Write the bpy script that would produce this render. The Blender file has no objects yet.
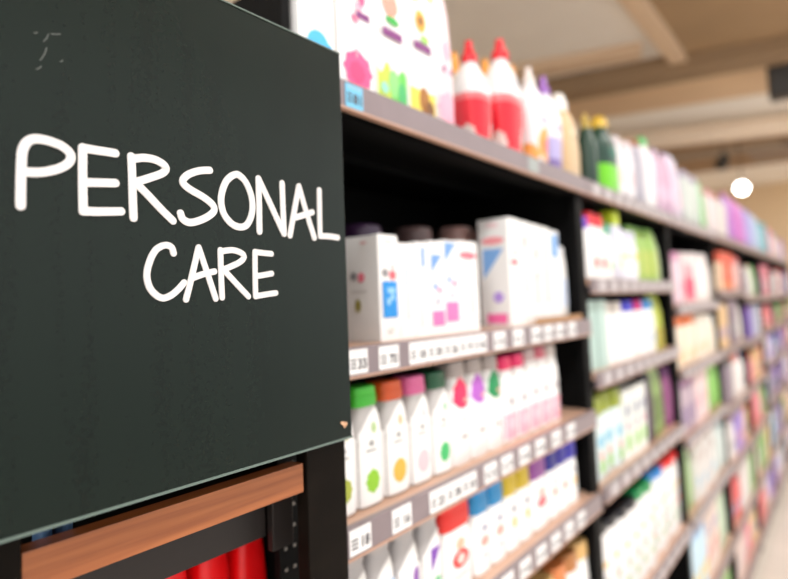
import bpy, bmesh, math, random
from mathutils import Vector, Matrix
random.seed(11)
scn = bpy.context.scene
col = scn.collection
EYE = 1.5                       # camera height above the floor
FACE = 0.50                     # plane of the shelf fronts (Y)

# ------------------------------------------------------------------ materials
_m = {}
def mat(name, rgb, rough=.45, metal=0., spec=.5, noise=0., scale=40., emit=None, coat=0., bump=0.):
    if name in ('body_plastic', 'pouch_film', 'carton_board', 'cap_plastic', 'print', 'sleeve_film') and min(rgb) < .745:
        rgb = tuple(round(c**1.35, 4) for c in rgb)
    key = (name, tuple(rgb), rough, metal, noise, scale, emit)
    if key in _m: return _m[key]
    m = bpy.data.materials.new(name); m.use_nodes = True
    nt = m.node_tree; b = nt.nodes['Principled BSDF']
    b.inputs['Base Color'].default_value = (*rgb, 1)
    b.inputs['Roughness'].default_value = rough
    b.inputs['Metallic'].default_value = metal
    b.inputs['Specular IOR Level'].default_value = spec
    b.inputs['Coat Weight'].default_value = coat
    if emit:
        b.inputs['Emission Color'].default_value = (*rgb, 1); b.inputs['Emission Strength'].default_value = emit
    if noise or bump:
        tc = nt.nodes.new('ShaderNodeTexCoord'); n = nt.nodes.new('ShaderNodeTexNoise')
        n.inputs['Scale'].default_value = scale; n.inputs['Detail'].default_value = 4
        nt.links.new(tc.outputs['Object'], n.inputs['Vector'])
        if noise:
            r = nt.nodes.new('ShaderNodeValToRGB')
            r.color_ramp.elements[0].position = .3; r.color_ramp.elements[1].position = .7
            r.color_ramp.elements[0].color = (*[c*(1-noise) for c in rgb], 1)
            r.color_ramp.elements[1].color = (*[min(1, c*(1+noise)) for c in rgb], 1)
            nt.links.new(n.outputs['Fac'], r.inputs['Fac']); nt.links.new(r.outputs['Color'], b.inputs['Base Color'])
        if bump:
            bp = nt.nodes.new('ShaderNodeBump'); bp.inputs['Strength'].default_value = bump
            bp.inputs['Distance'].default_value = .002
            nt.links.new(n.outputs['Fac'], bp.inputs['Height']); nt.links.new(bp.outputs['Normal'], b.inputs['Normal'])
    _m[key] = m
    return m
def wood(name, c1, c2, scale=1.0, rough=.4):
    m = bpy.data.materials.new(name); m.use_nodes = True
    nt = m.node_tree; b = nt.nodes['Principled BSDF']; b.inputs['Roughness'].default_value = rough
    tc = nt.nodes.new('ShaderNodeTexCoord'); mp = nt.nodes.new('ShaderNodeMapping')
    mp.inputs['Scale'].default_value = (4*scale, 60*scale, 140*scale)
    n = nt.nodes.new('ShaderNodeTexNoise'); n.inputs['Scale'].default_value = 2.0; n.inputs['Detail'].default_value = 6
    r = nt.nodes.new('ShaderNodeValToRGB')
    r.color_ramp.elements[0].position = .35; r.color_ramp.elements[1].position = .68
    r.color_ramp.elements[0].color = (*c1, 1); r.color_ramp.elements[1].color = (*c2, 1)
    L = nt.links.new
    L(tc.outputs['Object'], mp.inputs['Vector']); L(mp.outputs['Vector'], n.inputs['Vector'])
    L(n.outputs['Fac'], r.inputs['Fac']); L(r.outputs['Color'], b.inputs['Base Color'])
    return m

BLACK   = mat('black_powder_coat', (.0045, .0045, .0045), .55, spec=.07, noise=.15, scale=60)
PILLAR  = mat('black_brown_laminate', (.006, .0042, .003), .5, spec=.06, noise=.3, scale=30)
STRIP   = mat('mauve_grey_rail', (.225, .178, .190), .35, noise=.04, scale=30)
LIP     = mat('salmon_wood_edge', (.50, .30, .22), .4)
DECK    = wood('pale_shelf_wood', (.50, .30, .21), (.62, .40, .29))
WOOD    = wood('orange_brown_wood', (.25, .070, .020), (.37, .118, .036), .7, .32)
PAPER   = mat('paper_ticket', (.88, .87, .87), .6)
BLUEPAP = mat('pale_blue_ticket', (.16, .50, .74), .6)
INK     = mat('ticket_ink', (.07, .065, .075), .6)

# ------------------------------------------------------------------ mesh helpers
def link(name, bm, mats, parent=None, smooth=False, bevel=0.):
    if bevel:
        bmesh.ops.bevel(bm, geom=[e for e in bm.edges], offset=bevel, segments=2, affect='EDGES', profile=.6)
    me = bpy.data.meshes.new(name); bm.normal_update(); bm.to_mesh(me); bm.free()
    for m in (mats if isinstance(mats, (list, tuple)) else [mats]): me.materials.append(m)
    if smooth:
        for p in me.polygons: p.use_smooth = True
        me.set_sharp_from_angle(angle=math.radians(40))
    o = bpy.data.objects.new(name, me); col.objects.link(o)
    if parent is not None: o.parent = parent
    return o
def box(bm, x0, x1, y0, y1, z0, z1, mi=0):
    vs = [bm.verts.new((x, y, z)) for x in (x0, x1) for y in (y0, y1) for z in (z0, z1)]
    for q in ((0,1,3,2), (4,6,7,5), (0,4,5,1), (2,3,7,6), (0,2,6,4), (1,5,7,3)):
        f = bm.faces.new([vs[i] for i in q]); f.material_index = mi
    return vs
def boxobj(name, x0, x1, y0, y1, z0, z1, m, parent=None, bevel=0.):
    bm = bmesh.new(); box(bm, x0, x1, y0, y1, z0, z1)
    bmesh.ops.recalc_face_normals(bm, faces=bm.faces)
    return link(name, bm, m, parent, bevel=bevel)
def cyl(bm, p0, p1, r0, r1=None, n=20, mi=0, caps=True):
    r1 = r0 if r1 is None else r1
    p0, p1 = Vector(p0), Vector(p1); d = (p1-p0).normalized()
    a = d.orthogonal().normalized(); b = d.cross(a)
    A = [bm.verts.new(p0+(a*math.cos(t)+b*math.sin(t))*r0) for t in [2*math.pi*i/n for i in range(n)]]
    B = [bm.verts.new(p1+(a*math.cos(t)+b*math.sin(t))*r1) for t in [2*math.pi*i/n for i in range(n)]]
    for i in range(n):
        f = bm.faces.new((A[i], A[(i+1)%n], B[(i+1)%n], B[i])); f.material_index = mi
    if caps:
        for ring in (A[::-1], B):
            f = bm.faces.new(ring); f.material_index = mi
def sup(t, n):
    c, s = math.cos(t), math.sin(t)
    return math.copysign(abs(c)**(2/n), c), math.copysign(abs(s)**(2/n), s)
def loft(bm, prof, n=2.5, N=28, mi=0):
    rings = []
    for p in prof:
        z, rx, ry = p[:3]; nn = p[3] if len(p) > 3 else n
        rings.append([bm.verts.new((rx*sup(2*math.pi*i/N, nn)[0], ry*sup(2*math.pi*i/N, nn)[1], z)) for i in range(N)])
    for a, b in zip(rings, rings[1:]):
        for i in range(N):
            f = bm.faces.new((a[i], a[(i+1)%N], b[(i+1)%N], b[i])); f.material_index = mi
    for r in (rings[0][::-1], rings[-1]):
        f = bm.faces.new(r); f.material_index = mi
def tag(o, label, cat, group=None, kind=None):
    if label: o['label'] = label
    if cat: o['category'] = cat
    if group: o['group'] = group
    if kind: o['kind'] = kind
    return o
def thing(name, label, cat, loc=(0, 0, 0), group=None):
    o = bpy.data.objects.new(name, None); col.objects.link(o); o.location = loc
    o.empty_display_size = .05
    return tag(o, label, cat, group)
def struct(o):
    o['kind'] = 'structure'; return o

# ------------------------------------------------------------------ product makers
# print patch: (shape, u0, u1, v0, v1, rgb[, face])  u across the front -1..1, v up the body 0..1
def patch(bm, surf, spec, mi, lift):
    shape, u0, u1, v0, v1 = spec[:5]; face = spec[6] if len(spec) > 6 else 'F'
    n = 10; g = []
    for j in range(n+1):
        row = []
        for i in range(n+1):
            s = 2*i/n-1; t = 2*j/n-1
            if shape in ('ell', 'drop'):
                s, t = s*math.sqrt(1-t*t/2), t*math.sqrt(1-s*s/2)
                if shape == 'drop' and t > 0: s *= (1-.35*t)
            elif shape == 'tri': s = (s+1)*(t+1)/2-1
            elif shape == 'leaf':
                s, t = s*math.sqrt(1-t*t/2), t*math.sqrt(1-s*s/2); s = s*(1-.18*abs(math.sin(5*t))); t = t*(1-.12*abs(math.sin(4*s)))
            u = u0+(u1-u0)*(s+1)/2
            if shape == 'arch':
                top = v1-(v1-v0)*.30*((1-s)/2)**2.2; v = v0+(top-v0)*(t+1)/2
            elif shape == 'wave':
                v = v0+(v1-v0)*(t+1)/2+.03*math.sin(3*s)
            else: v = v0+(v1-v0)*(t+1)/2
            row.append(bm.verts.new(surf(u, v, lift, face)))
        g.append(row)
    for j in range(n):
        for i in range(n):
            try:
                f = bm.faces.new((g[j][i], g[j][i+1], g[j+1][i+1], g[j+1][i])); f.material_index = mi
            except ValueError: pass
def label_part(root, surf, prints):
    if not prints: return
    bm = bmesh.new(); mats = []; 
    for k, s in enumerate(prints):
        m = mat('print', s[5], .5)
        if m not in mats: mats.append(m)
        patch(bm, surf, s, mats.index(m), .0004+.00025*k)
    link('label', bm, mats, root)
def make_box(w, d, h, rgb, prints=(), top=None):
    """folded carton with tuck flap seam; origin at the middle of its foot"""
    r = thing('carton', None, None)
    bm = bmesh.new(); box(bm, -w/2, w/2, -d/2, d/2, 0, h)
    bmesh.ops.recalc_face_normals(bm, faces=bm.faces)
    link('carton_body', bm, mat('carton_board', rgb, .45), r, bevel=.0012)
    bm = bmesh.new(); box(bm, -w/2+.002, w/2-.002, -d/2+.001, -d/2+.012, h-.0002, h+.0008)
    bmesh.ops.recalc_face_normals(bm, faces=bm.faces)
    link('tuck_flap', bm, mat('carton_board', top or rgb, .45), r)
    def surf(u, v, e, face):
        if face == 'S': return (-w/2-e, -u*d/2*.96, v*h)
        return (u*w/2*.96, -d/2-e, v*h)
    label_part(r, surf, prints)
    r['foot'] = (w, d, h)
    return r
PROF = {
 # z, rx, ry fractions
 'oval':  [(0,.90,.90),(.02,.98,.98),(.30,1,1),(.62,1,1),(.78,.97,.97),(.90,.88,.90),(.97,.78,.84),(1,.72,.8)],
 'round_shoulder': [(0,.9,.9),(.02,1,1),(.62,1,1),(.75,.94,.92),(.86,.76,.78),(.94,.52,.6),(1,.34,.5)],
 'bulb':  [(0,.8,.85),(.03,.88,.9),(.22,.86,.9),(.42,.96,.96),(.58,1,1),(.72,.96,.96),(.84,.76,.76),(.94,.46,.5),(1,.30,.36)],
 'square': [(0,.94,.94),(.02,1,1),(.82,1,1),(.90,.95,.93),(.96,.72,.72),(1,.40,.46)],
 'taper': [(0,.9,.9),(.02,.98,.98),(.45,1,1),(.8,.84,.86),(.94,.62,.7),(1,.4,.5)],
 'pack':  [(0,.95,.9),(.015,1,1),(.3,1,.98),(.7,.96,.8),(.9,.92,.45),(1,.9,.16)],
}
def make_bottle(w, d, h, rgb, cap, cap_h=.03, style='oval', captype='flip', prints=(), n=2.6, name='bottle', bands=()):
    r = thing(name, None, None)
    hb = h-cap_h
    prof = [(z*hb, a*w/2, b*d/2) for z, a, b in PROF[style]]
    bm = bmesh.new(); loft(bm, prof, n)
    link('bottle_body', bm, mat('body_plastic', rgb, .38), r, smooth=True)
    def at(z):
        for a, b in zip(prof, prof[1:]):
            if a[0] <= z <= b[0]:
                t = (z-a[0])/(b[0]-a[0]); return a[1]+(b[1]-a[1])*t, a[2]+(b[2]-a[2])*t
        return prof[-1][1:]
    for v0, v1, c in bands:
        bm = bmesh.new(); zs = [v0*hb]+[q[0] for q in prof if v0*hb < q[0] < v1*hb]+[v1*hb]
        N = 28; rings = []
        for z in zs:
            rx, ry = at(z); rings.append([bm.verts.new(((rx+.0003)*sup(2*math.pi*i/N, n)[0], (ry+.0003)*sup(2*math.pi*i/N, n)[1], z)) for i in range(N)])
        for a, b in zip(rings, rings[1:]):
            for i in range(N): bm.faces.new((a[i], a[(i+1)%N], b[(i+1)%N], b[i]))
        link('sleeve', bm, mat('sleeve_film', c, .35), r, smooth=True)
    cm = mat('cap_plastic', cap, .35)
    tx, ty = prof[-1][1], prof[-1][2]
    bm = bmesh.new()
    if captype == 'flip':      # wide oval flip cap following the shoulder
        loft(bm, [(hb-.001, tx*1.12, ty*1.05), (hb+cap_h*.12, tx*1.16, ty*1.08), (hb+cap_h*.5, tx*1.15, ty*1.06),
                  (hb+cap_h*.52, tx*1.10, ty*1.02), (hb+cap_h*.56, tx*1.13, ty*1.04), (hb+cap_h*.93, tx*1.08, ty), (hb+cap_h, tx*1.0, ty*.9)], n)
    elif captype == 'dome':
        loft(bm, [(hb-.001, tx*1.1, tx*1.1), (hb+cap_h*.5, tx*1.0, tx*1.0), (hb+cap_h*.85, tx*.72, tx*.72), (hb+cap_h, tx*.4, tx*.4)], 2)
    elif captype == 'pump':
        loft(bm, [(hb-.001, tx*1.1, tx*1.1), (hb+cap_h*.3, tx*1.1, tx*1.1), (hb+cap_h*.34, tx*.6, tx*.6), (hb+cap_h*.42, .004, .004),
                  (hb+cap_h*.75, .004, .004), (hb+cap_h*.76, tx*.8, tx*.8), (hb+cap_h, tx*.7, tx*.7)], 2)
        box(bm, -.006, .006, -d*.62, -.003, hb+cap_h*.80, hb+cap_h*.96)
    elif captype == 'spout':   # collar and tapered pull nozzle
        loft(bm, [(hb-.001, tx*1.25, tx*1.25), (hb+cap_h*.35, tx*1.2, tx*1.2), (hb+cap_h*.45, tx*.8, tx*.8),
                  (hb+cap_h*.9, tx*.55, tx*.55), (hb+cap_h, tx*.6, tx*.6)], 2)
    bmesh.ops.recalc_face_normals(bm, faces=bm.faces)
    link('cap', bm, cm, r, smooth=True)
    def surf(u, v, e, face):
        z = v*hb; rx, ry = prof[-1][1:]
        for a, b in zip(prof, prof[1:]):
            if a[0] <= z <= b[0]:
                t = (z-a[0])/(b[0]-a[0]); rx = a[1]+(b[1]-a[1])*t; ry = a[2]+(b[2]-a[2])*t; break
        u = max(-.97, min(.97, u))
        if face == 'S':
            u2 = -u; return (-rx*(1-abs(u2)**n)**(1/n)-e, u2*ry, z)
        return (u*rx, -ry*(1-abs(u)**n)**(1/n)-e, z)
    label_part(r, surf, prints)
    r['foot'] = (w, d, h)
    return r
def make_pack(w, d, h, rgb, seal, prints=(), name='refill_pack'):
    r = thing(name, None, None)
    prof = [(z*h, a*w/2, b*d/2) for z, a, b in PROF['pack']]
    bm = bmesh.new(); loft(bm, prof, 3)
    link('pouch', bm, mat('pouch_film', rgb, .35), r, smooth=True)
    bm = bmesh.new(); box(bm, -w*.455, w*.455, -d*.085, d*.085, h*.97, h*1.03)
    bmesh.ops.recalc_face_normals(bm, faces=bm.faces)
    link('top_seal', bm, mat('pouch_film', seal, .35), r)
    def surf(u, v, e, face):
        z = v*h; rx, ry = prof[-1][1:]
        for a, b in zip(prof, prof[1:]):
            if a[0] <= z <= b[0]:
                t = (z-a[0])/(b[0]-a[0]); rx = a[1]+(b[1]-a[1])*t; ry = a[2]+(b[2]-a[2])*t; break
        u = max(-.97, min(.97, u))
        if face == 'S': return (-rx*(1-abs(u)**3)**(1/3)-e, -u*ry, z)
        return (u*rx, -ry*(1-abs(u)**3)**(1/3)-e, z)
    label_part(r, surf, prints)
    r['foot'] = (w, d, h)
    return r
def copy_thing(root):
    c = root.copy(); col.objects.link(c)
    for ch in root.children:
        d = ch.copy(); col.objects.link(d); d.parent = c
    return c
def place(root, x, y, z, rz=0.):
    root.location = (x, y, z+EYE); root.rotation_euler = (0, 0, rz)
STROKES = [
('P', 0.00667, False, [(0.164, 1.5741), (0.164, 1.5829), (0.1641, 1.593), (0.1644, 1.6032), (0.165, 1.611), (0.1677, 1.6172), (0.1723, 1.6203), (0.1801, 1.6208), (0.1885, 1.6193)]),
('P', 0.00667, False, [(0.1885, 1.6193), (0.1941, 1.616), (0.1959, 1.6119), (0.1941, 1.6074), (0.1886, 1.603), (0.1802, 1.5993), (0.173, 1.5975), (0.1654, 1.5968)]),
('E', 0.00608, False, [(0.2041, 1.6204), (0.204, 1.5989), (0.2044, 1.5747)]),
('E', 0.00555, False, [(0.2041, 1.6201), (0.2125, 1.6201), (0.2209, 1.6204), (0.228, 1.6205)]),
('E', 0.00594, False, [(0.2043, 1.5951), (0.2151, 1.5964), (0.2279, 1.5979)]),
('E', 0.0058, False, [(0.2043, 1.5744), (0.2178, 1.5755), (0.2321, 1.5771)]),
('R', 0.0052, False, [(0.2406, 1.6204), (0.2411, 1.6069), (0.2415, 1.588), (0.242, 1.5732)]),
('R', 0.00566, False, [(0.2426, 1.6189), (0.2514, 1.6211), (0.2602, 1.6211), (0.2673, 1.6186), (0.2696, 1.6151), (0.2659, 1.611), (0.256, 1.6062), (0.2458, 1.6017)]),
('R', 0.00566, False, [(0.2455, 1.599), (0.2543, 1.5917), (0.2647, 1.5824), (0.2753, 1.5738)]),
('S', 0.00635, False, [(0.3111, 1.6207), (0.3001, 1.6184), (0.2895, 1.6134), (0.2848, 1.6073), (0.2898, 1.6024), (0.3053, 1.5961), (0.3137, 1.5907), (0.3142, 1.5851), (0.305, 1.5785), (0.292, 1.5739), (0.2846, 1.5759), (0.2823, 1.5807)]),
('O', 0.00539, True, [(0.3379, 1.6211), (0.3281, 1.6136), (0.3224, 1.5987), (0.3243, 1.5857), (0.332, 1.577), (0.3416, 1.5741), (0.3502, 1.5773), (0.356, 1.5888), (0.356, 1.6019), (0.351, 1.6136), (0.3447, 1.6197)]),
('N', 0.00492, False, [(0.3642, 1.6212), (0.3644, 1.598), (0.3642, 1.5718)]),
('N', 0.00486, False, [(0.3644, 1.6209), (0.3785, 1.5979), (0.3939, 1.572)]),
('N', 0.00462, False, [(0.3933, 1.6208), (0.3936, 1.5978), (0.3943, 1.572)]),
('A', 0.00454, False, [(0.4156, 1.6209), (0.4087, 1.5959), (0.4019, 1.5708)]),
('A', 0.00464, False, [(0.4156, 1.6209), (0.4249, 1.5958), (0.4352, 1.5706)]),
('A', 0.00533, False, [(0.4098, 1.589), (0.4223, 1.593), (0.4332, 1.5966)]),
('L', 0.00476, False, [(0.4445, 1.6207), (0.444, 1.5977), (0.4438, 1.573)]),
('L', 0.00594, False, [(0.4445, 1.5732), (0.4575, 1.5735), (0.4704, 1.5731)]),
('C', 0.00465, False, [(0.2756, 1.5476), (0.2737, 1.5523), (0.268, 1.5537), (0.26, 1.5494), (0.2543, 1.5388), (0.2525, 1.5281), (0.2559, 1.5183), (0.2641, 1.5122), (0.2718, 1.5135), (0.2792, 1.5186), (0.2848, 1.5242)]),
('A', 0.00436, False, [(0.2988, 1.5536), (0.2925, 1.531), (0.2864, 1.5106)]),
('A', 0.00446, False, [(0.2988, 1.5536), (0.3073, 1.5313), (0.3149, 1.5107)]),
('A', 0.00443, False, [(0.2913, 1.5276), (0.303, 1.5314), (0.314, 1.5338)]),
('R', 0.00422, False, [(0.3206, 1.5524), (0.3209, 1.5307), (0.3215, 1.5116)]),
('R', 0.0045, False, [(0.3224, 1.5516), (0.3337, 1.553), (0.3432, 1.5507), (0.3455, 1.5469), (0.3398, 1.5421), (0.3254, 1.5364)]),
('R', 0.00467, False, [(0.3245, 1.5345), (0.3372, 1.5231), (0.3497, 1.5121)]),
('E', 0.00465, False, [(0.3584, 1.5528), (0.358, 1.5313), (0.358, 1.512)]),
('E', 0.00491, False, [(0.3586, 1.5525), (0.3692, 1.552), (0.3778, 1.5517)]),
('E', 0.00489, False, [(0.3585, 1.5304), (0.3686, 1.5318), (0.3774, 1.5332)]),
('E', 0.0049, False, [(0.358, 1.5123), (0.3704, 1.5138), (0.3819, 1.515)])]
# ------------------------------------------------------------------ room shell
CEIL = 3.5
floor_m = mat('cream_floor_tile', (.86, .77, .67), .25, noise=.05, scale=3)
ceil_m = mat('beige_ceiling_paint', (.97, .92, .86), .85, noise=.04, scale=1.2)
brown_m = mat('brown_ceiling_paint', (.42, .28, .155), .85, noise=.1, scale=1.2)
tan_m = mat('tan_bulkhead_paint', (.78, .56, .36), .85, noise=.05, scale=1.0)
wall_m = mat('tan_wall_paint', (.82, .62, .40), .8, noise=.04, scale=1.5)
struct(boxobj('floor', -3, 13.4, -3.2, 6, -.05, 0, floor_m))
struct(boxobj('ceiling', -3, 13.4, -3.2, 6, CEIL, CEIL+.05, ceil_m))
struct(boxobj('wall_end', 13.2, 13.35, -3.2, 6, 0, CEIL, wall_m))
struct(boxobj('wall_back', -3, 13.35, 5.8, 5.95, 0, CEIL, wall_m))

def beam(name, p0, p1, w, z0, z1, m, label, cat):
    (x0, y0), (x1, y1) = p0, p1
    d = Vector((x1-x0, y1-y0, 0)); L = d.length; a = math.atan2(d.y, d.x)
    bm = bmesh.new(); box(bm, 0, L, -w/2, w/2, 0, z1-z0)
    bmesh.ops.recalc_face_normals(bm, faces=bm.faces)
    o = link(name, bm, m, bevel=.01); o.location = (x0, y0, z0); o.rotation_euler = (0, 0, a)
    return tag(o, label, cat)
beam('ceiling_beam', (2.2, 1.0), (5.8, 1.0), .13, CEIL-.09, CEIL, mat('cream_beam_paint', (.78, .58, .40), .8), 'cream ceiling beam running along the aisle high above shelves', 'beam')
beam('ceiling_panel', (1.0, -.35), (5.65, -.35), 2.6, CEIL-.03, CEIL, brown_m, 'brown ceiling panel right of the cream lengthwise beam', 'panel')
beam('ceiling_beam', (4.35, 3.6), (5.0, 1.2), .22, CEIL-.07, CEIL, mat('cream_beam_paint', (.78, .58, .40), .8), 'pale short cross beam left of the lengthwise ceiling beam', 'beam')
beam('ceiling_beam', (4.9, 4.2), (5.95, -1.4), .30, CEIL-.16, CEIL, mat('painted_shade_beam', (.34, .23, .135), .85), 'cross beam with shade painted in, where the lengthwise beam ends', 'beam')  # dark brown paints in the shade on the downstand face
beam('ceiling_bulkhead', (5.45, 4.2), (6.75, -1.4), 1.15, CEIL-.06, CEIL, tan_m, 'wide plain tan ceiling bulkhead beyond dark cross beam', 'bulkhead')
bm = bmesh.new(); cyl(bm, (6.75, 4.2, CEIL-.16), (8.5, -1.4, CEIL-.16), .11, n=24)
tag(link('ceiling_duct', bm, mat('pale_duct_paint', (.92, .76, .60), .6), smooth=True), 'pale round duct crossing the ceiling beyond tan bulkhead', 'duct')
beam('ceiling_panel', (9.4, 4.2), (10.0, -1.4), 2.2, CEIL-.05, CEIL, mat('darker_brown_paint', (.33, .21, .12), .85), 'dark brown ceiling panel between round duct and end wall', 'panel')
beam('lighting_track', (8.9, 3.2), (9.6, -1.0), .07, CEIL-.12, CEIL, mat('pale_track_metal', (.45, .38, .30), .5), 'thin pale lighting track on the ceiling ahead of end wall', 'track')
o = boxobj('ceiling_vent', 0, 1.0, -.45, .45, 0, .04, mat('grey_vent_metal', (.26, .19, .15), .6)); o.location = (9.3, .55, CEIL-.11)
tag(o, 'greyish vent panel in brown ceiling right of spotlights', 'vent')

def spotlight(x, y, z, ax, lit, label, r=.09, ln=.22, top=CEIL):
    t = thing('spotlight', label, 'lamp', (x, y, z), 'ceiling spotlights')
    d = Vector(ax).normalized(); bm = bmesh.new()
    cyl(bm, d*-ln, d*-.01, r*.75, r, 24); cyl(bm, d*-.01, d*.012, r*1.06, r*1.06, 24)
    link('lamp_housing', bm, mat('black_lamp_metal', (.03, .026, .022), .5), t, smooth=True)
    bm = bmesh.new(); cyl(bm, d*-ln*.5, d*-ln*.5+Vector((0, 0, top-z)), .006, n=10)
    link('stem', bm, mat('black_lamp_metal', (.03, .026, .022), .5), t)
    bm = bmesh.new(); cyl(bm, d*.012, d*.02, r*.97, r*.9, 24)
    link('lens', bm, mat('lit_lens', (1, .97, .9), .3, emit=14.) if lit else mat('dark_lens', (.05, .05, .05), .2), t)
    return t
spotlight(8.0, .92, 2.70, (-1, -.12, -.18), True, 'lit round white spotlight near the end of the aisle', .068)
spotlight(8.0, 1.11, 3.02, (1, .4, -.3), False, 'unlit black spotlight just up and left of lit one', .075, .15)
spk = thing('ceiling_speaker', 'black ceiling box at the right edge above the bulkhead', 'speaker', (6.0, .32, 3.27))
boxobj('speaker_case', -.09, .09, -.11, .11, -.15, .12, mat('black_lamp_metal', (.03, .026, .022), .5), spk, .01)
boxobj('hanging_bracket', -.02, .02, -.02, .02, .11, CEIL-3.27, BLACK, spk)
boxobj('speaker_grille', -.098, -.088, -.09, .09, -.13, .10, mat('grille', (.06, .06, .06), .7), spk)

# ------------------------------------------------------------------ shop sign
SX0, SX1, SZ0, SZ1, SY = .03, .4835, 1.363, 1.778, .43
sign = thing('shop_sign', 'dark green grey shop sign with white handwritten words above wooden edged shelf', 'sign', (SX0, SY, SZ0))
def rel(bm): bmesh.ops.translate(bm, verts=bm.verts, vec=(-SX0, -SY, -SZ0))
def signmat():
    m = bpy.data.materials.new('green_black_board'); m.use_nodes = True
    nt = m.node_tree; b = nt.nodes['Principled BSDF']; L = nt.links.new
    tc = nt.nodes.new('ShaderNodeTexCoord')
    n = nt.nodes.new('ShaderNodeTexNoise'); n.inputs['Scale'].default_value = 220; n.inputs['Detail'].default_value = 3
    mp = nt.nodes.new('ShaderNodeMapping'); mp.inputs['Scale'].default_value = (60, 1, 5)
    n2 = nt.nodes.new('ShaderNodeTexNoise'); n2.inputs['Scale'].default_value = 1.0; n2.inputs['Detail'].default_value = 3
    mx = nt.nodes.new('ShaderNodeMath'); mx.operation = 'ADD'
    r = nt.nodes.new('ShaderNodeValToRGB'); r.color_ramp.elements[0].position = .6; r.color_ramp.elements[1].position = 1.4
    r.color_ramp.elements[0].color = (.0030, .0062, .0042, 1); r.color_ramp.elements[1].color = (.0052, .0105, .0074, 1)
    L(tc.outputs['Object'], n.inputs['Vector']); L(tc.outputs['Object'], mp.inputs['Vector']); L(mp.outputs['Vector'], n2.inputs['Vector'])
    L(n.outputs['Fac'], mx.inputs[0]); L(n2.outputs['Fac'], mx.inputs[1]); L(mx.outputs[0], r.inputs['Fac'])
    L(r.outputs['Color'], b.inputs['Base Color'])
    b.inputs['Roughness'].default_value = .27; b.inputs['Specular IOR Level'].default_value = .22
    return m
bm = bmesh.new(); box(bm, SX0, SX1, SY, SY+.016, SZ0, SZ1); rel(bm)
bmesh.ops.recalc_face_normals(bm, faces=bm.faces)
link('board', bm, signmat(), sign, bevel=.0006)
for za, zb, yb in ((SZ0-.0012, SZ0+.0008, .002), (SZ1-.0004, SZ1+.0008, .004)):
    bm = bmesh.new(); box(bm, SX0, SX1, SY-.001, SY+yb, za, zb); rel(bm)
    bmesh.ops.recalc_face_normals(bm, faces=bm.faces)
    link('edge_strip', bm, mat('pale_green_edge', (.115, .155, .135), .3), sign)['label'] = 'pale green sheet edge'
# handwritten letters as rounded ribbons standing off the board
WHITE = mat('white_vinyl', (.66, .63, .62), .5)
def catmull(P, closed, k=10):
    n = len(P); out = []
    for i in range(n if closed else n-1):
        g = (lambda j: P[j % n]) if closed else (lambda j: P[max(0, min(n-1, j))])
        p0, p1, p2, p3 = g(i-1), g(i), g(i+1), g(i+2)
        for s in range(k):
            t = s/k
            out.append(tuple(.5*((2*p1[a])+(-p0[a]+p2[a])*t+(2*p0[a]-5*p1[a]+4*p2[a]-p3[a])*t*t+(-p0[a]+3*p1[a]-3*p2[a]+p3[a])*t**3) for a in (0, 1)))
    if not closed: out.append(P[-1])
    return out
def ribbon(bm, P, w, closed, yf, th):
    C = [Vector((x, z)) for x, z in catmull(P, closed)]; n = len(C); Lf = []; Rt = []
    for i, c in enumerate(C):
        a = C[(i-1) % n] if closed else C[max(0, i-1)]; b = C[(i+1) % n] if closed else C[min(n-1, i+1)]
        d = (b-a).normalized(); nn = Vector((-d.y, d.x))
        Lf.append(c+nn*w/2); Rt.append(c-nn*w/2)
    V = lambda p, y: bm.verts.new((p.x, y, p.y))
    rng = range(n if closed else n-1)
    LF = [V(p, yf) for p in Lf]; RF = [V(p, yf) for p in Rt]; LB = [V(p, yf+th) for p in Lf]; RB = [V(p, yf+th) for p in Rt]
    for i in rng:
        j = (i+1) % n
        bm.faces.new((LF[i], LF[j], RF[j], RF[i])); bm.faces.new((LF[i], LB[i], LB[j], LF[j])); bm.faces.new((RF[i], RF[j], RB[j], RB[i]))
    if not closed:
        for c in (C[0], C[-1]):
            cyl(bm, (c.x, yf+.00004, c.y), (c.x, yf+th, c.y), w/2, n=16)
seq = []; last = None; nseen = 0
for k, (l, w, c, P) in enumerate(STROKES):
    new = (last != l)
    if new: seq.append((l, [])); 
    seq[-1][1].append((k, c, P)); last = l
for l, strokes in seq:
    bm = bmesh.new(); small = strokes[0][2][0][1] < 1.56
    for q, (k, c, P) in enumerate(strokes):
        ribbon(bm, P, .0053 if small else .0062, c, SY-.0012-.00008*q, .0012)
    rel(bm); bmesh.ops.recalc_face_normals(bm, faces=bm.faces)
    link('letter', bm, WHITE, sign)['label'] = 'white letter ' + l
# chipped corner and scratches
bm = bmesh.new()
for dx, dz, r in ((0, 0, .0024), (.0035, -.0008, .0022), (-.0028, .0012, .0018), (.0012, -.0032, .0018)):
    bmesh.ops.create_icosphere(bm, subdivisions=1, radius=r, matrix=Matrix.Translation((.4705+dx, SY-.0008, 1.3785+dz)) @ Matrix.Diagonal((1, .5, 1, 1)))
rel(bm); link('corner_chip', bm, mat('raw_fibre_board', (.62, .36, .22), .8, noise=.4, scale=300), sign)['label'] = 'raw brown chip in the sign corner'
bm = bmesh.new()
for (x, z, dx, dz) in ((.176, 1.676, .004, .010), (.178, 1.690, .003, .006), (.1735, 1.669, .003, .003), (.183, 1.697, .006, .002), (.172, 1.694, .002, .001), (.189, 1.679, .0015, .0015)):
    ribbon(bm, [(x, z), (x+dx*.5+.0006, z+dz*.5), (x+dx, z+dz)], .0007, False, SY-.0003, .0003)
rel(bm); bmesh.ops.recalc_face_normals(bm, faces=bm.faces)
link('scratch_marks', bm, mat('scuffed_board', (.10, .11, .10), .7), sign)['label'] = 'faint pale scratches'

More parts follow.
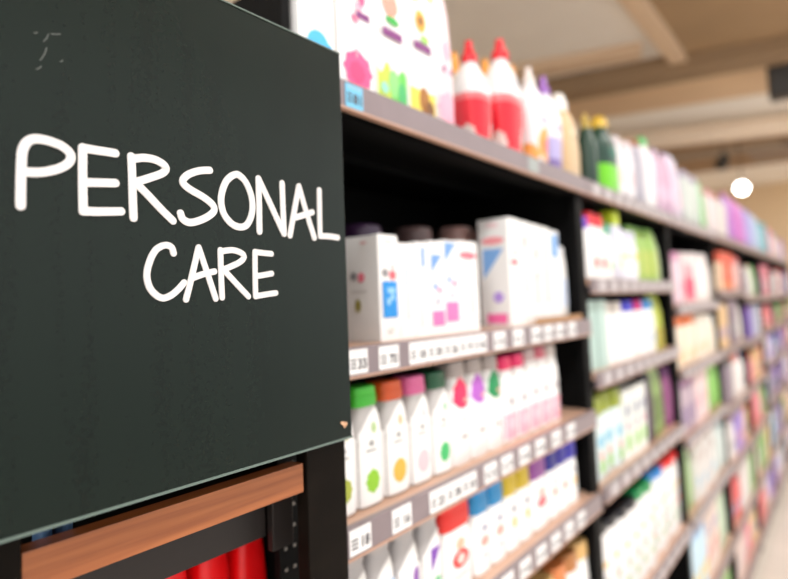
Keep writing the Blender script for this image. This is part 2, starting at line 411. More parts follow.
# ------------------------------------------------------------------ end display under and behind the sign
ed = thing('end_display', 'black framed end display with wooden shelf edge below the sign', 'shelving', (0, FACE, 0))
def edbox(name, x0, x1, y0, y1, z0, z1, m, b=0., par=ed):
    o = boxobj(name, x0, x1, y0-FACE, y1-FACE, z0, z1, m, par, b); return o
edbox('post', .4365, .494, .45, .466, 0, 1.70, PILLAR, .0012)
edbox('post', .10, .1735, .45, .466, 0, 1.70, PILLAR, .0012)
edbox('side_panel', .486, .500, .524, .93, 0, EYE+.402, BLACK, .001)
edbox('side_panel', .10, .114, .524, .93, 0, 1.62, BLACK, .001)
edbox('back_panel', .114, .486, .91, .92, 0, 1.62, BLACK)
edbox('top_panel', .114, .486, .53, .91, 1.60, 1.62, BLACK)
sh = edbox('upper_shelf', .16, .486, .470, .90, EYE-.1865, EYE-.180, BLACK)
edbox('wooden_front', .1746, .4329, .452, .470, EYE-.1845, EYE-.1560, WOOD, .0008, ed)
edbox('hanging_panel', .16, .4215, .498, .503, EYE-.233, EYE-.1866, mat('dark_brown_metal', (.018, .014, .013), .4, spec=.3), 0., ed)
edbox('mounting_bracket', .4216, .450, .487, .495, EYE-.247, EYE-.1866, mat('dark_brown_metal', (.018, .014, .013), .4, spec=.3), .001, ed)
rail = edbox('slotted_rail', .455, .4855, .515, .523, 0, 1.60, BLACK)
for i in range(16):
    z = 1.10+i*.0225
    for xx in (.4610, .4740):
        edbox('slot', xx, xx+.004, .5136, .5149, z, z+.0035, mat('worn_slot_metal', (.16, .15, .14), .3, metal=.6), 0., rail)
edbox('lower_shelf', .16, .486, .53, .90, EYE-.545, EYE-.525, BLACK)

redp = (.93, .012, .02)
base = make_bottle(.049, .055, .290, redp, (.70, .01, .015), .02, 'oval', 'flip', [('rect', -.6, .6, .15, .5, (.86, .05, .05))], 3.6)
for i, x in enumerate((.357, .408, .459)):
    t = base if i == 0 else copy_thing(base)
    t.name = 'red_bottle'
    place(t, x+.0015, .588, -.525)
    tag(t, ['leftmost of the three shiny red bottles below the wooden edged shelf', 'middle of the three shiny red bottles below the wooden edged shelf', 'rightmost of the three shiny red bottles, nearest the black slotted rail'][i], 'bottle', 'red bottles under the sign')
bb = make_bottle(.012, .02, .060, (.20, .34, .55), (.05, .2, .5), .012, 'oval', 'flip', (), 2)
for i, x in enumerate((.207, .222)):
    t = bb if i == 0 else copy_thing(bb)
    t.name = 'blue_bottle'; place(t, x, .500, -.180)
    tag(t, ['left small blue bottle in dark gap above wooden shelf', 'right small blue bottle in dark gap above wooden shelf'][i], 'bottle', 'small blue bottles under the sign')

# ------------------------------------------------------------------ shelving bays
PITCH = .89; NB = 8
BAYX = [(.5005, 1.455)]+[(1.455+PITCH*i, 1.455+PITCH*(i+1)) for i in range(NB-1)]
LEV = [[.290, -.052, -.266, -.459, -.800]]+[[.290, .045, -.185, -.455, -.798]]+[[.290, -.040, -.275, -.52, -.80, -1.12] for _ in range(NB-2)]
LEV[3] = [.290, .01, -.275, -.56, -.83, -1.12]; LEV[4] = [.290, -.03, -.30, -.56, -.83, -1.12]
ORD = ['nearest', 'second', 'third', 'fourth', 'fifth', 'sixth', 'seventh', 'farthest']
ORDW = ['first', 'second', 'third', 'fourth', 'fifth', 'sixth', 'seventh', 'eighth', 'ninth', 'tenth', 'eleventh', 'twelfth', 'thirteenth', 'fourteenth', 'fifteenth', 'sixteenth', 'seventeenth']
SHW = ['top', 'second', 'third', 'fourth', 'fifth', 'sixth']
def text_bm(bm, s, size, x, y, z, mi):
    cu = bpy.data.curves.new('ticket_text', 'FONT'); cu.body = s; cu.size = size; cu.align_x = 'CENTER'; cu.resolution_u = 2; cu.offset = .0007
    o = bpy.data.objects.new('ticket_text', cu); col.objects.link(o)
    dg = bpy.context.evaluated_depsgraph_get(); dg.update()
    me = bpy.data.meshes.new_from_object(o.evaluated_get(dg))
    me.transform(Matrix.Translation((x, y, z)) @ Matrix.Rotation(math.radians(90), 4, 'X'))
    n0 = len(bm.faces); bm.from_mesh(me); bm.faces.ensure_lookup_table()
    for f in bm.faces[n0:]: f.material_index = mi
    bpy.data.objects.remove(o); bpy.data.curves.remove(cu); bpy.data.meshes.remove(me)
def ticket(parent, x, z, w, h, paper, big, y=-.0035):
    bm = bmesh.new(); box(bm, x-w/2, x+w/2, y-.0006, y, z-h/2, z+h/2)
    bmesh.ops.recalc_face_normals(bm, faces=bm.faces)
    if big:
        text_bm(bm, big, h*.60, x+w*.20, y-.0009, z-h*.30, 1)
        for k in range(3): box(bm, x-w*.42, x-w*.12, y-.0009, y-.0007, z-h*(.28-.16*k), z-h*(.20-.16*k), 1)
        box(bm, x-w*.4, x+w*.4, y-.0009, y-.0007, z+h*.36, z+h*.39, 2)
    return link('price_ticket', bm, [paper, INK, mat('thin_print', (.55, .45, .45), .6)], parent)
for b, (x0, x1) in enumerate(BAYX):
    t = thing('shelving_bay', '%s bay of black shelving, %s' % (ORD[b], ['straight behind the sign edge', 'just past first black divider', 'past the second black divider', 'with third divider before it', 'with fourth divider before it', 'far down the aisle', 'near the far aisle end', 'last one down the aisle'][b]), 'shelving', (x0, FACE, 0), 'black shelving bays')
    W = x1-x0
    boxobj('back_panel', 0, W, .4155, .43, 0, EYE+.289, BLACK, t)
    boxobj('plinth', 0, W-.043, .02, .41, 0, .09, BLACK, t)
    boxobj('divider', W-.026, W-.001, .030, .415, .09, EYE+.268, BLACK, t)
    boxobj('upright', W-(.042 if b < 2 else .028), W-.0005, .012, .0298, .0, EYE+.268, BLACK, t, .001)
    lev = LEV[b] + ([-1.38] if b > 1 else [])
    for s, z in enumerate(lev):
        a, c = (.002, W-.028) if s else (.002, W-.001)
        a0 = a
        bm = bmesh.new(); box(bm, a0, c, .006, .41, EYE+z-.016, EYE+z)
        bmesh.ops.recalc_face_normals(bm, faces=bm.faces)
        sh = link('shelf', bm, DECK if s else BLACK, t)
        bm = bmesh.new(); box(bm, a0-.0, c, -.003, .006, EYE+z-.035, EYE+z+.0005, 0); box(bm, a0, c, -.0045, .006, EYE+z-.038, EYE+z-.035, 1)
        bmesh.ops.recalc_face_normals(bm, faces=bm.faces)
        link('price_rail', bm, [STRIP, LIP], sh)
        bm = bmesh.new(); box(bm, a0+.004, c, .02, .06, EYE+z-.040, EYE+z-.0165); box(bm, a0+.004, c, .20, .23, EYE+z-.030, EYE+z-.0165)
        bmesh.ops.recalc_face_normals(bm, faces=bm.faces)
        link('under_brace', bm, BLACK, sh)
        if b == 0 and s == 0:
            ticket(sh, .0835, EYE+z-.0185, .034, .031, BLUEPAP, '81', -.0036)
            ticket(sh, .64, EYE+z-.018, .05, .028, mat('grey_green_ticket', (.33, .36, .35), .5), None, -.0036)
        if b == 0 and s in (1, 2, 3):
            cz = EYE+z-.0175
            if s == 1: xs = [(.074, .036, '33'), (.137, .043, '70'), (.205, .043, '18'), (.25, .043, '30'), (.295, .043, '26'), (.34, .043, '19'), (.385, .043, '45'), (.455, .043, '33'), (.53, .043, '21'), (.61, .043, '28'), (.67, .043, '33'), (.73, .043, '50'), (.80, .043, '25')]
            elif s == 2: xs = [(.067, .040, '18'), (.152, .042, '16'), (.240, .043, '25'), (.285, .043, '38'), (.33, .043, '30'), (.40, .043, '33'), (.46, .043, '27'), (.53, .043, '45'), (.60, .043, '40'), (.68, .043, '21'), (.76, .043, '18')]
            else: xs = [(.30+.07*k, .043, '%d' % (19+7*k)) for k in range(8)]
            for (xx, ww, tx) in xs: ticket(sh, xx, cz, ww, .030, PAPER, tx)
        elif s < 5 and b in (1, 2):
            for k in range(9): ticket(sh, .07+.095*k, EYE+z-.0175, .05, .028, mat('greyed_ticket', (.52, .48, .49), .6), None)
# ------------------------------------------------------------------ products, nearest bay
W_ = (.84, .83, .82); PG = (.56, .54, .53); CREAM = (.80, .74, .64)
PINK = (.85, .16, .36); LPINK = (.90, .50, .60); RED = (.80, .03, .06); PUR = (.30, .06, .28); LG = (.45, .75, .20)
GRN = (.06, .50, .10); ORG = (.78, .20, .03); YEL = (.85, .72, .15); BLU = (.05, .35, .72); LBL = (.26, .44, .74)
GREY = (.38, .37, .38); DK = (.08, .08, .09); NAVY = (.03, .03, .30)
def put(root, name, x, y, z, label, cat, group, rz=0.):
    root.name = name; place(root, x, y, z, rz); tag(root, label, cat, group); return root
# top shelf: tall packs, wide products nearest to the sign
Z = .290; G = 'products on the top shelf of the nearest bay'
tall = [
 (.540, .066, .33, W_, [('wave', -.95, .95, .02, .13, (.05, .45, .80)), ('ell', -.6, .7, .06, .19, (.12, .55, .85)), ('ell', -.5, .6, .45, .56, (.85, .5, .6)),
    ('rect', -.8, .8, .02, .08, (.10, .55, .85), 'S')], 'white tall carton with blue wave, first behind top of the sign', 'carton'),
 (.617, .076, .33, W_, [('leaf', -.85, .95, .01, .19, PINK), ('leaf', -.5, .5, .04, .14, (.90, .10, .28)), ('ell', -.25, .15, .30, .34, PINK), ('ell', .0, .4, .36, .40, LPINK), ('rect', .0, .8, .33, .36, PUR), ('leaf', .1, .6, .38, .50, PINK), ('leaf', .2, .7, .50, .60, (.85, .10, .28)), ('rect', -.86, -.80, .2, .8, (.66, .62, .66)), ('rect', -.1, -.04, .15, .55, (.80, .62, .68)),
    ('ell', -.5, -.1, .55, .60, PINK, 'S'), ('ell', .2, .7, .50, .54, PINK, 'S'), ('leaf', -.6, .9, .0, .12, PINK, 'S'), ('leaf', -.2, .6, .62, .68, GRN, 'S')], 'white tall carton with pink flower print beside blue price ticket', 'carton'),
 (.697, .076, .33, W_, [('wave', -.97, -.1, .0, .17, (.60, .72, .14)), ('wave', -.1, .97, .0, .16, (.22, .66, .16)), ('leaf', -.3, .5, .04, .18, (.36, .72, .30)), ('leaf', .3, .95, .02, .13, (.12, .55, .22)), ('ell', -.8, -.3, .05, .10, (.40, .75, .62)), ('ell', -.5, .5, .42, .53, (.90, .42, .34)), ('leaf', -.4, .6, .38, .42, GRN), ('leaf', .0, .6, .53, .58, GRN), ('rect', -.86, -.80, .2, .8, (.62, .62, .62)),
    ('rect', -.6, .7, .315, .355, PUR), ('leaf', -.8, .9, .0, .20, (.70, .80, .35), 'S'), ('ell', -.2, .3, .34, .42, LG, 'S')], 'white tall carton with peach fruit and green base', 'carton'),
 (.777, .076, .33, W_, [('rect', -.97, .97, .0, .14, YEL), ('ell', -.3, .5, .03, .16, (.45, .22, .04)), ('wave', -.97, .97, .60, .78, YEL), ('ell', -.4, .4, .43, .54, (.85, .50, .06)), ('ell', -.2, .2, .46, .51, (.30, .13, .03)), ('ell', .2, .8, .02, .10, (.30, .14, .03)), ('rect', -.86, -.80, .2, .55, (.62, .62, .60)),
    ('rect', -.6, .7, .335, .375, PUR), ('leaf', -.1, .6, .38, .42, LG), ('ell', -.5, .4, .02, .12, (.40, .22, .04), 'S'), ('rect', -.9, .9, .8, 1., YEL, 'S')], 'white tall carton with sunflower and yellow base', 'carton')]
for x, w, h, c, pr, lb, nm in tall: put(make_box(w, .062, h, c, pr), nm, x, .548, Z, lb, 'carton', G)
put(make_bottle(.072, .058, .29, (.86, .74, .76), (.85, .55, .62), .03, 'taper', 'flip', [('leaf', -.8, .8, .03, .26, LPINK), ('rect', -.4, .6, .38, .42, PUR), ('ell', -.3, .3, .46, .60, LPINK), ('rect', -.2, .2, .3, .44, (.9, .7, .75))]),
    'lotion_bottle', .858, .548, Z, 'pale pink tapered bottle right of the sunflower carton', 'bottle', G)
def redwhite(h):
    return make_bottle(.086 if h < .26 else .105, .074, h, (.80, .78, .79), (.80, .02, .05), .045, 'bulb', 'spout',
      [('drop', .25, .9, .06, .36, (.80, .72, .70)), ('ell', .4, .75, .12, .24, (.65, .55, .25)), ('ell', -.4, .3, .70, .80, (.68, .68, .72)), ('leaf', -.2, .8, .05, .3, (.82, .7, .66), 'S')],
      bands=[(.05, .55, (.84, .03, .07)), (.55, .62, (.86, .26, .28))])
put(redwhite(.235), 'squeeze_bottle', 1.045, .580, Z, 'red and white bottle with red nozzle, shorter and left of two', 'bottle', G)
put(redwhite(.285), 'squeeze_bottle', 1.185, .580, Z, 'red and white bottle with red nozzle, taller and right of two', 'bottle', G)
for x, y, h, lb in ((1.13, .665, .265, 'orange capped bottle in the back row left of red nozzle bottles'), (1.275, .665, .295, 'orange capped bottle in the back row between red nozzle bottles'), (1.42, .665, .325, 'orange capped bottle in the back row right of red nozzle bottles')):
    put(make_bottle(.06, .05, h, (.78, .66, .5), (.86, .42, .05), .05, 'round_shoulder', 'dome'), 'squeeze_bottle', x, y, Z, lb, 'bottle', G)
put(make_bottle(.080, .070, .250, (.82, .80, .82), (.80, .74, .72), .04, 'bulb', 'spout', [('ell', -.7, .8, .10, .48, (.88, .48, .16)), ('ell', -.6, .9, .06, .3, (.88, .48, .16), 'S'), ('ell', -.3, .5, .2, .36, (.85, .30, .22)), ('rect', -.5, .5, .52, .60, (.6, .6, .68))]),
    'squeeze_bottle', 1.292, .563, Z, 'white bottle with orange fruit print on the top shelf', 'bottle', G)
put(make_bottle(.084, .070, .255, (.80, .78, .86), (.42, .22, .58), .045, 'bulb', 'spout', [('ell', -.4, .4, .52, .62, (.5, .5, .65))], bands=[(.03, .2, (.30, .22, .48)), (.2, .45, (.55, .50, .74))]),
    'squeeze_bottle', 1.385, .566, Z, 'white and lavender bottle with purple nozzle', 'bottle', G)
put(make_bottle(.105, .085, .245, (.72, .54, .34), (.82, .80, .76), .05, 'taper', 'dome', [('rect', -.7, .7, .1, .62, (.70, .55, .38)), ('rect', -.5, .5, .65, .72, (.8, .7, .55))]),
    'squeeze_bottle', 1.500, .575, Z, 'beige bottle with white conical cap above the first divider', 'bottle', G)

# second shelf: white medical cartons
Z = -.052; G = 'cartons on the second shelf of the nearest bay'
RD = (.85, .12, .16)
logo = [('ell', -.75, -.05, .60, .68, GREY), ('ell', .0, .75, .575, .665, (.86, .22, .26)), ('ell', .2, .6, .68, .71, (.9, .5, .5)), ('rect', -.4, .4, .93, .945, (.9, .6, .6))]
A = make_box(.047, .068, .153, W_, logo+[('rect', -.75, .75, .22, .56, (.02, .36, .75)), ('rect', -.3, .5, .45, .50, (.4, .66, .88)), ('wave', -.4, .4, .36, .42, (.4, .66, .88)), ('ell', -.3, .3, .08, .13, (.75, .75, .72)),
     ('ell', -.55, -.15, .58, .66, GREY, 'S'), ('ell', -.1, .3, .56, .65, (.88, .30, .38), 'S'), ('ell', -.3, .05, .28, .40, (.42, .38, .12), 'S'), ('rect', -.5, .4, .46, .48, (.7, .68, .66), 'S'), ('ell', .1, .5, .92, .94, (.8, .5, .5), 'S')])
put(A, 'carton', .6875, .564, Z, 'white carton with bright blue square label, nearest to the sign', 'carton', G)
Bs = [(.7325, .040, .143, [('rect', -.2, .0, .52, .74, LBL), ('rect', -.1, .1, .2, .5, (.58, .56, .62))], 'white carton with thin blue vertical line, right of blue label carton'),
      (.7735, .039, .147, [('rect', -.1, .4, .74, .95, LBL), ('rect', -.4, -.2, .1, .6, (.60, .58, .62))], 'white carton with short blue mark near its top'),
      (.8150, .041, .151, [('tri', -.85, .9, .66, .86, LBL), ('rect', -.9, .9, .10, .26, (.88, .28, .55)), ('ell', -.6, -.1, .48, .56, LBL), ('ell', .0, .6, .44, .52, (.88, .4, .55)), ('ell', -.4, .3, .32, .40, (.60, .60, .68))], 'white carton with pink base panel, left of two alike'),
      (.8585, .044, .155, [('tri', -.9, .9, .76, .98, LBL), ('rect', -.95, .9, .13, .34, (.88, .28, .55)), ('ell', -.6, -.1, .54, .62, LBL), ('ell', .1, .7, .50, .58, (.88, .4, .55)), ('ell', -.4, .3, .38, .44, (.60, .60, .68))], 'white carton with higher pink panel, right of two alike'),
      (.9160, .068, .157, [('ell', -.9, .9, .80, .89, (.92, .28, .34)), ('rect', -.6, -.4, .2, .7, (.50, .54, .72)), ('rect', .2, .4, .2, .6, (.62, .56, .60))], 'white carton with red oval mark left of the tall carton')]
for x, w, h, pr, lb in Bs: put(make_box(w, .06, h, W_, pr), 'carton', x, .560, Z, lb, 'carton', G)
C = make_box(.052, .066, .216, W_, [('ell', -.7, .6, .56, .62, (.90, .20, .25)), ('ell', -.2, .5, .66, .70, GREY), ('rect', -.4, -.2, .8, .9, GREY),
     ('tri', -.75, .75, .44, .72, (.30, .50, .80), 'S'), ('ell', -.8, .8, .76, .83, (.90, .42, .45), 'S'), ('ell', -.1, .6, .22, .32, (.55, .4, .8), 'S'), ('rect', -.6, .8, .03, .12, (.90, .25, .50), 'S'), ('rect', -.4, .4, .92, .96, (.88, .7, .72), 'S')])
put(C, 'carton', 1.103, .564, Z, 'tallest white carton with blue triangle on its side', 'carton', G)
Cs = [(1.157, .214, [('rect', -.3, .2, .74, .86, GREY), ('rect', -.2, .2, .3, .6, (.60, .52, .52))], 'tall white carton with small grey mark beside blue triangle carton'),
      (1.209, .212, [('rect', -.3, .4, .64, .76, (.55, .50, .50)), ('rect', -.3, .3, .2, .5, (.66, .58, .58)), ('ell', -.3, .4, .45, .52, (.7, .5, .5))], 'tall white carton with grey smudge print, third of tall row'),
      (1.262, .210, [('rect', -.2, .3, .2, .8, (.52, .47, .50))], 'tall white carton with long grey strip, fourth of tall row'),
      (1.314, .206, [('rect', -.8, .8, .70, .96, (.28, .48, .78)), ('rect', -.2, .3, .2, .6, (.75, .73, .76))], 'tall white carton with blue block at its top'),]
for x, h, pr, lb in Cs: put(make_box(.050, .06, h, W_, pr), 'carton', x, .562, Z, lb, 'carton', G)
wb = make_bottle(.036, .05, .175, W_, (.80, .80, .82), .012, 'oval', 'flip', [('rect', -.5, .5, .2, .6, (.68, .74, .86))])
put(wb, 'lotion_bottle', 1.360, .560, Z, 'slim white bottle right of the blue topped carton', 'bottle', G)
wb2 = copy_thing(wb); put(wb2, 'lotion_bottle', 1.3975, .566, Z, 'slim white bottle right against the first black divider', 'bottle', G)
dj = make_bottle(.075, .07, .205, (.10, .085, .085), (.16, .05, .05), .04, 'oval', 'flip', [])
put(dj, 'bottle', 1.545-.17, .68, Z, 'dark bottle with red cap behind slim white bottles', 'bottle', G)
for x, y, h, c, cp, lb in ((.775, .655, .187, (.09, .07, .075), (.10, .05, .12), 'black capped jar behind the blue label carton'),
                       (.945, .665, .197, (.20, .14, .13), (.22, .15, .145), 'dark brown capped jar behind plain white cartons'),
                       (1.10, .665, .210, (.36, .26, .24), (.42, .28, .26), 'lighter brown capped jar behind pink panel cartons'),
                       (1.20, .67, .206, (.30, .20, .18), (.36, .22, .20), 'brown capped jar hiding behind the red oval carton')):
    j = make_bottle(.088, .085, h, c, cp, .045, 'oval', 'flip', [('ell', -.5, .5, .8, .95, (.45, .12, .14))], 2.2)
    put(j, 'jar', x, y, Z, lb, 'jar', G)
tray = thing('cardboard_tray', 'thin brown cardboard tray strip in front of the tall cartons', 'tray', (1.15, .512, EYE-.052))
boxobj('tray_front', 0, .26, 0, .002, 0, .013, mat('brown_cardboard', (.42, .24, .12), .8), tray)
boxobj('tray_floor', 0, .26, .002, .016, 0, .002, mat('brown_cardboard', (.42, .24, .12), .8), tray)

# third shelf: shampoo bottles with coloured caps
Z = -.266; G = 'bottles on the third shelf of the nearest bay'
def shampoo(cap, leafc, h=.158, w=.0590, leafshape='leaf'):
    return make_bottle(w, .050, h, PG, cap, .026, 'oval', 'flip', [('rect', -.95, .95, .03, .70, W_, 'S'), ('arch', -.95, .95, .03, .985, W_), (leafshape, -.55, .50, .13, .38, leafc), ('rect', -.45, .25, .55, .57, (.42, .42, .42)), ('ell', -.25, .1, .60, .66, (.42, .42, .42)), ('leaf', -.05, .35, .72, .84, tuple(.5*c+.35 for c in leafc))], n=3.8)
row = [(.572, (.30, .02, .03), (.45, .50, .1), 'leftmost white bottle, half hidden by the black post'),
       (.628, (.10, .56, .07), (.36, .62, .06), 'white bottle with bright green cap and green leaf'),
       (.688, (.66, .15, .03), (.88, .52, .12), 'white bottle with orange cap and orange fruit'),
       (.747, (.70, .20, .40), (.88, .62, .66), 'white bottle with mauve pink cap and faint pink mark'),
       (.806, (.01, .15, .07), (.10, .55, .22), 'white bottle with dark green cap and green sprig')]
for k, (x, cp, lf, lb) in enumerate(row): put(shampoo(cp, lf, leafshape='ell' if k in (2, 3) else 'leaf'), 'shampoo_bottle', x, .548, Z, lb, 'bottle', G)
for x, dc, lb in ((.866, (.84, .05, .18), 'white bottle with grey cap and crimson drop label'), (.925, (.52, .18, .60), 'white bottle with grey cap and purple drop label'), (.984, (.01, .34, .14), 'white bottle with grey cap and dark green drop label')):
    put(make_bottle(.0585, .050, .168, W_, (.46, .41, .39), .026, 'oval', 'flip', [('drop', -.96, .9, .64, .995, dc), ('ell', .1, .6, .70, .76, (.85, .5, .45)), ('rect', -.3, .3, .30, .34, (.48, .44, .44)), ('rect', -.3, .3, .5, .52, (.50, .48, .48))], n=3.8),
        'shampoo_bottle', x, .548, Z, lb, 'bottle', G)
for x, cp, lb in ((1.042, (.80, .04, .20), 'white bottle with magenta cap, left of two alike'), (1.098, (.80, .05, .22), 'white bottle with magenta cap, right of two alike'),
                  (1.152, (.58, .46, .46), 'white and pink bottle with dull silver cap after the magenta caps'), (1.205, (.62, .18, .24), 'white and pink bottle with dark red cap'), (1.258, (.62, .56, .53), 'last white and pink bottle before the empty shelf end')):
    put(make_bottle(.0535, .050, .160 if x < 1.12 else .166, W_, cp, .024, 'oval', 'flip', [('rect', -.8, .8, .06, .40, (.90, .50, .58)), ('ell', -.5, .5, .18, .34, (.88, .62, .68)), ('ell', -.3, .3, .5, .62, (.46, .42, .46)), ('rect', -.8, .8, .06, .40, (.90, .55, .62), 'S')], n=3.8),
        'shampoo_bottle', x, .548, Z, lb, 'bottle', G)
ob = make_box(.10, .05, .14, (.10, .13, .05), [('rect', -.9, .9, .0, .16, (.34, .20, .07)), ('rect', -.9, -.2, .3, .9, (.15, .20, .09), 'S')])
put(ob, 'carton', 1.34, .84, Z, 'olive green carton at the back of the empty shelf end', 'carton', G)
ob = copy_thing(ob); put(ob, 'carton', 1.23, .84, Z, 'olive green carton behind the last white and pink bottle', 'carton', G)

# fourth shelf
Z = -.459; G = 'bottles on the fourth shelf of the nearest bay'
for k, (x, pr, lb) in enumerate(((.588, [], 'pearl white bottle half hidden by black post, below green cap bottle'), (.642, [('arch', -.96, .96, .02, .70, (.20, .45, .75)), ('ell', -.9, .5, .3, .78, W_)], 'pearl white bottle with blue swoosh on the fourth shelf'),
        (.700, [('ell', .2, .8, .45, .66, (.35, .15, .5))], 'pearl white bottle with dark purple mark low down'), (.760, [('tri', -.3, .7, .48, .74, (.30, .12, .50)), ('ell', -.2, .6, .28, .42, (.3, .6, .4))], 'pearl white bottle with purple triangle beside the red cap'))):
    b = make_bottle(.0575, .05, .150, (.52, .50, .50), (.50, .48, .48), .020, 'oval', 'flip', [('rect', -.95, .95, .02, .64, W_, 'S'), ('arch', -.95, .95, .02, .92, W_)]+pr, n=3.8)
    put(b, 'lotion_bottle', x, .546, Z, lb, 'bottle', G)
big = [('ell', -.55, .55, .38, .66, (.85, .10, .10)), ('ell', -.3, .3, .66, .84, (.88, .55, .42)), ('ell', -.25, .25, .44, .60, (.92, .70, .66)), ('rect', -.5, .5, .26, .29, (.6, .6, .62))]
PROF['wide'] = [(0,.92,.92),(.02,1,1),(.80,1,1),(.90,.96,.95),(1,.88,.9)]
def baby(w, h, cap, lb, x, mark, d=.05):
    put(make_bottle(w, d, h, W_, cap, .046, 'wide', 'flip', mark, n=4), 'baby_lotion_bottle', x, .550, Z, lb, 'bottle', G)
baby(.088, .146, (.80, .05, .04), 'wide white baby bottle with flat red cap', .842, big)
st = [('ell', -.5, .5, .45, .62, (.85, .45, .40)), ('rect', -.3, .3, .28, .32, (.5, .5, .55)), ('rect', -.3, .3, .70, .80, (.45, .45, .55))]
so = [('ell', -.3, .3, .40, .60, (.86, .60, .20)), ('rect', -.3, .3, .68, .80, (.40, .40, .45))]
for x, cp, lb, mk in ((.921, (.03, .34, .62), 'white bottle with sky blue cap, left of two', st), (.977, (.03, .34, .62), 'white bottle with sky blue cap, right of two', st),
                      (1.034, (.66, .52, .04), 'white bottle with mustard yellow cap, left of two', so), (1.090, (.66, .52, .04), 'white bottle with mustard yellow cap, right of two', so),
                      (1.160, (.36, .12, .40), 'white bottle with violet cap and red round logo', [('ell', -.6, .6, .42, .62, (.88, .25, .28)), ('ell', -.4, .4, .62, .80, (.90, .55, .50))]),
                      (1.228, (.03, .03, .34), 'white bottle with navy cap, left of three', st), (1.283, (.04, .03, .42), 'white bottle with navy cap, middle of three', st), (1.338, (.05, .04, .50), 'white bottle with navy cap, right of three', so)):
    baby(.0545 if x != 1.160 else .076, .146, cp, lb, x, mk)
# fifth shelf
Z = -.800; G = 'bottles on the fifth shelf of the nearest bay'
for k in range(6):
    x = 1.06+.065*k
    put(make_bottle(.062, .05, .22+.004*k, W_, [(.70, .30, .12), (.52, .26, .10), (.74, .52, .25)][k % 3], .035, 'wide', 'flip', [('ell', -.5, .5, .4, .6, (.85, .6, .3))]), 'lotion_bottle', x, .552, Z,
        'white bottle with %s cap, %s on lowest seen shelf of nearest bay' % (['orange', 'brown', 'tan'][k % 3], ORDW[k]), 'bottle', G)
# ------------------------------------------------------------------ products, farther bays: a run is (how many, width, maker)
def dbl(pr): return list(pr)+[tuple(list(q[:6])+['S']) for q in pr if len(q) == 6]
def C_(w, h, rgb, pr=(), top=None): return lambda: make_box(w, .062, h, rgb, dbl(pr), top)
def B_(w, h, rgb, cap, pr=(), style='oval', ct='flip', ch=.03): return lambda: make_bottle(w, .062, h, rgb, cap, ch, style, ct, dbl(pr), 4)
def P_(w, h, rgb, seal, pr=()): return lambda: make_pack(w, .05, h, rgb, seal, dbl(pr))
PALE = (.78, .72, .74); LIL = (.74, .70, .82); MINT = (.62, .78, .66)
R = {}   # (bay, shelf) -> runs: (count, width, maker, words, noun)
def blob(c, a=.2, b=.5): return [('ell', -.7, .7, a, b, c)]
R[1, 0] = [(1, .075, lambda: make_bottle(.060, .05, .215, (.03, .09, .06), (.55, .42, .10), .04, 'round_shoulder', 'dome', []), 'slim dark green bottle with dull yellow cap', 'bottle'),
 (1, .165, lambda: make_bottle(.140, .080, .235, (.01, .09, .06), (.70, .50, .08), .035, 'round_shoulder', 'dome', [('ell', -.5, .5, .5, .7, (.02, .22, .16))], bands=[(.03, .42, (.24, .66, .02))]), 'dark green bottle with lime label and yellow cap', 'bottle'),
 (2, .095, lambda: make_bottle(.075, .055, .20, (.82, .78, .80), (.78, .72, .74), .03, 'oval', 'flip', [('rect', -.5, .5, .3, .6, (.76, .62, .62))]), 'white bottle with pale pink print', 'bottle'),
 (1, .11, lambda: make_bottle(.09, .065, .225, (.52, .50, .56), (.45, .22, .12), .02, 'oval', 'flip', []), 'grey lilac canister with brown cap', 'bottle'),
 (1, .13, lambda: make_bottle(.115, .075, .265, (.80, .78, .78), (.10, .58, .22), .035, 'round_shoulder', 'dome', [('rect', -.5, .5, .2, .5, (.78, .76, .80))]), 'large white bottle with bright green cap', 'bottle'),
 (1, .09, lambda: make_bottle(.075, .055, .24, (.66, .48, .24), (.78, .72, .55), .03, 'oval', 'flip', []), 'golden tan bottle with cream cap', 'bottle')]
R[1, 1] = [(1, .055, B_(.05, .16, W_, (.25, .1, .6)), 'white bottle with violet cap', 'bottle'),
 (2, .068, B_(.066, .178, W_, (.86, .05, .08), [('ell', -.6, .6, .2, .42, (.90, .25, .22)), ('rect', -.5, .5, .6, .72, (.66, .64, .68))], ch=.035), 'white bottle with bright red cap', 'bottle'),
 (1, .06, B_(.056, .16, W_, (.01, .45, .28), [('leaf', -.5, .5, .2, .4, (.5, .75, .4))]), 'white bottle with teal green cap', 'bottle'),
 (1, .07, B_(.06, .20, (.74, .74, .82), (.62, .72, .06), [('rect', -.5, .5, .2, .5, (.70, .78, .5))], ch=.04), 'white bottle with yellow green cap', 'bottle'),
 (2, .075, B_(.07, .15, (.76, .76, .84), (.74, .74, .84), blob((.80, .70, .35), .5, .7)), 'pale lilac bottle with yellow blob', 'bottle'),
 (3, .09, P_(.085, .172, (.42, .60, .18), (.30, .62, .16), [('rect', -.7, .7, .1, .6, (.55, .62, .20))]), 'lime green refill pack', 'pouch'),
 (2, .085, P_(.08, .165, (.62, .74, .52), (.66, .80, .60)), 'pale green refill pack', 'pouch')]
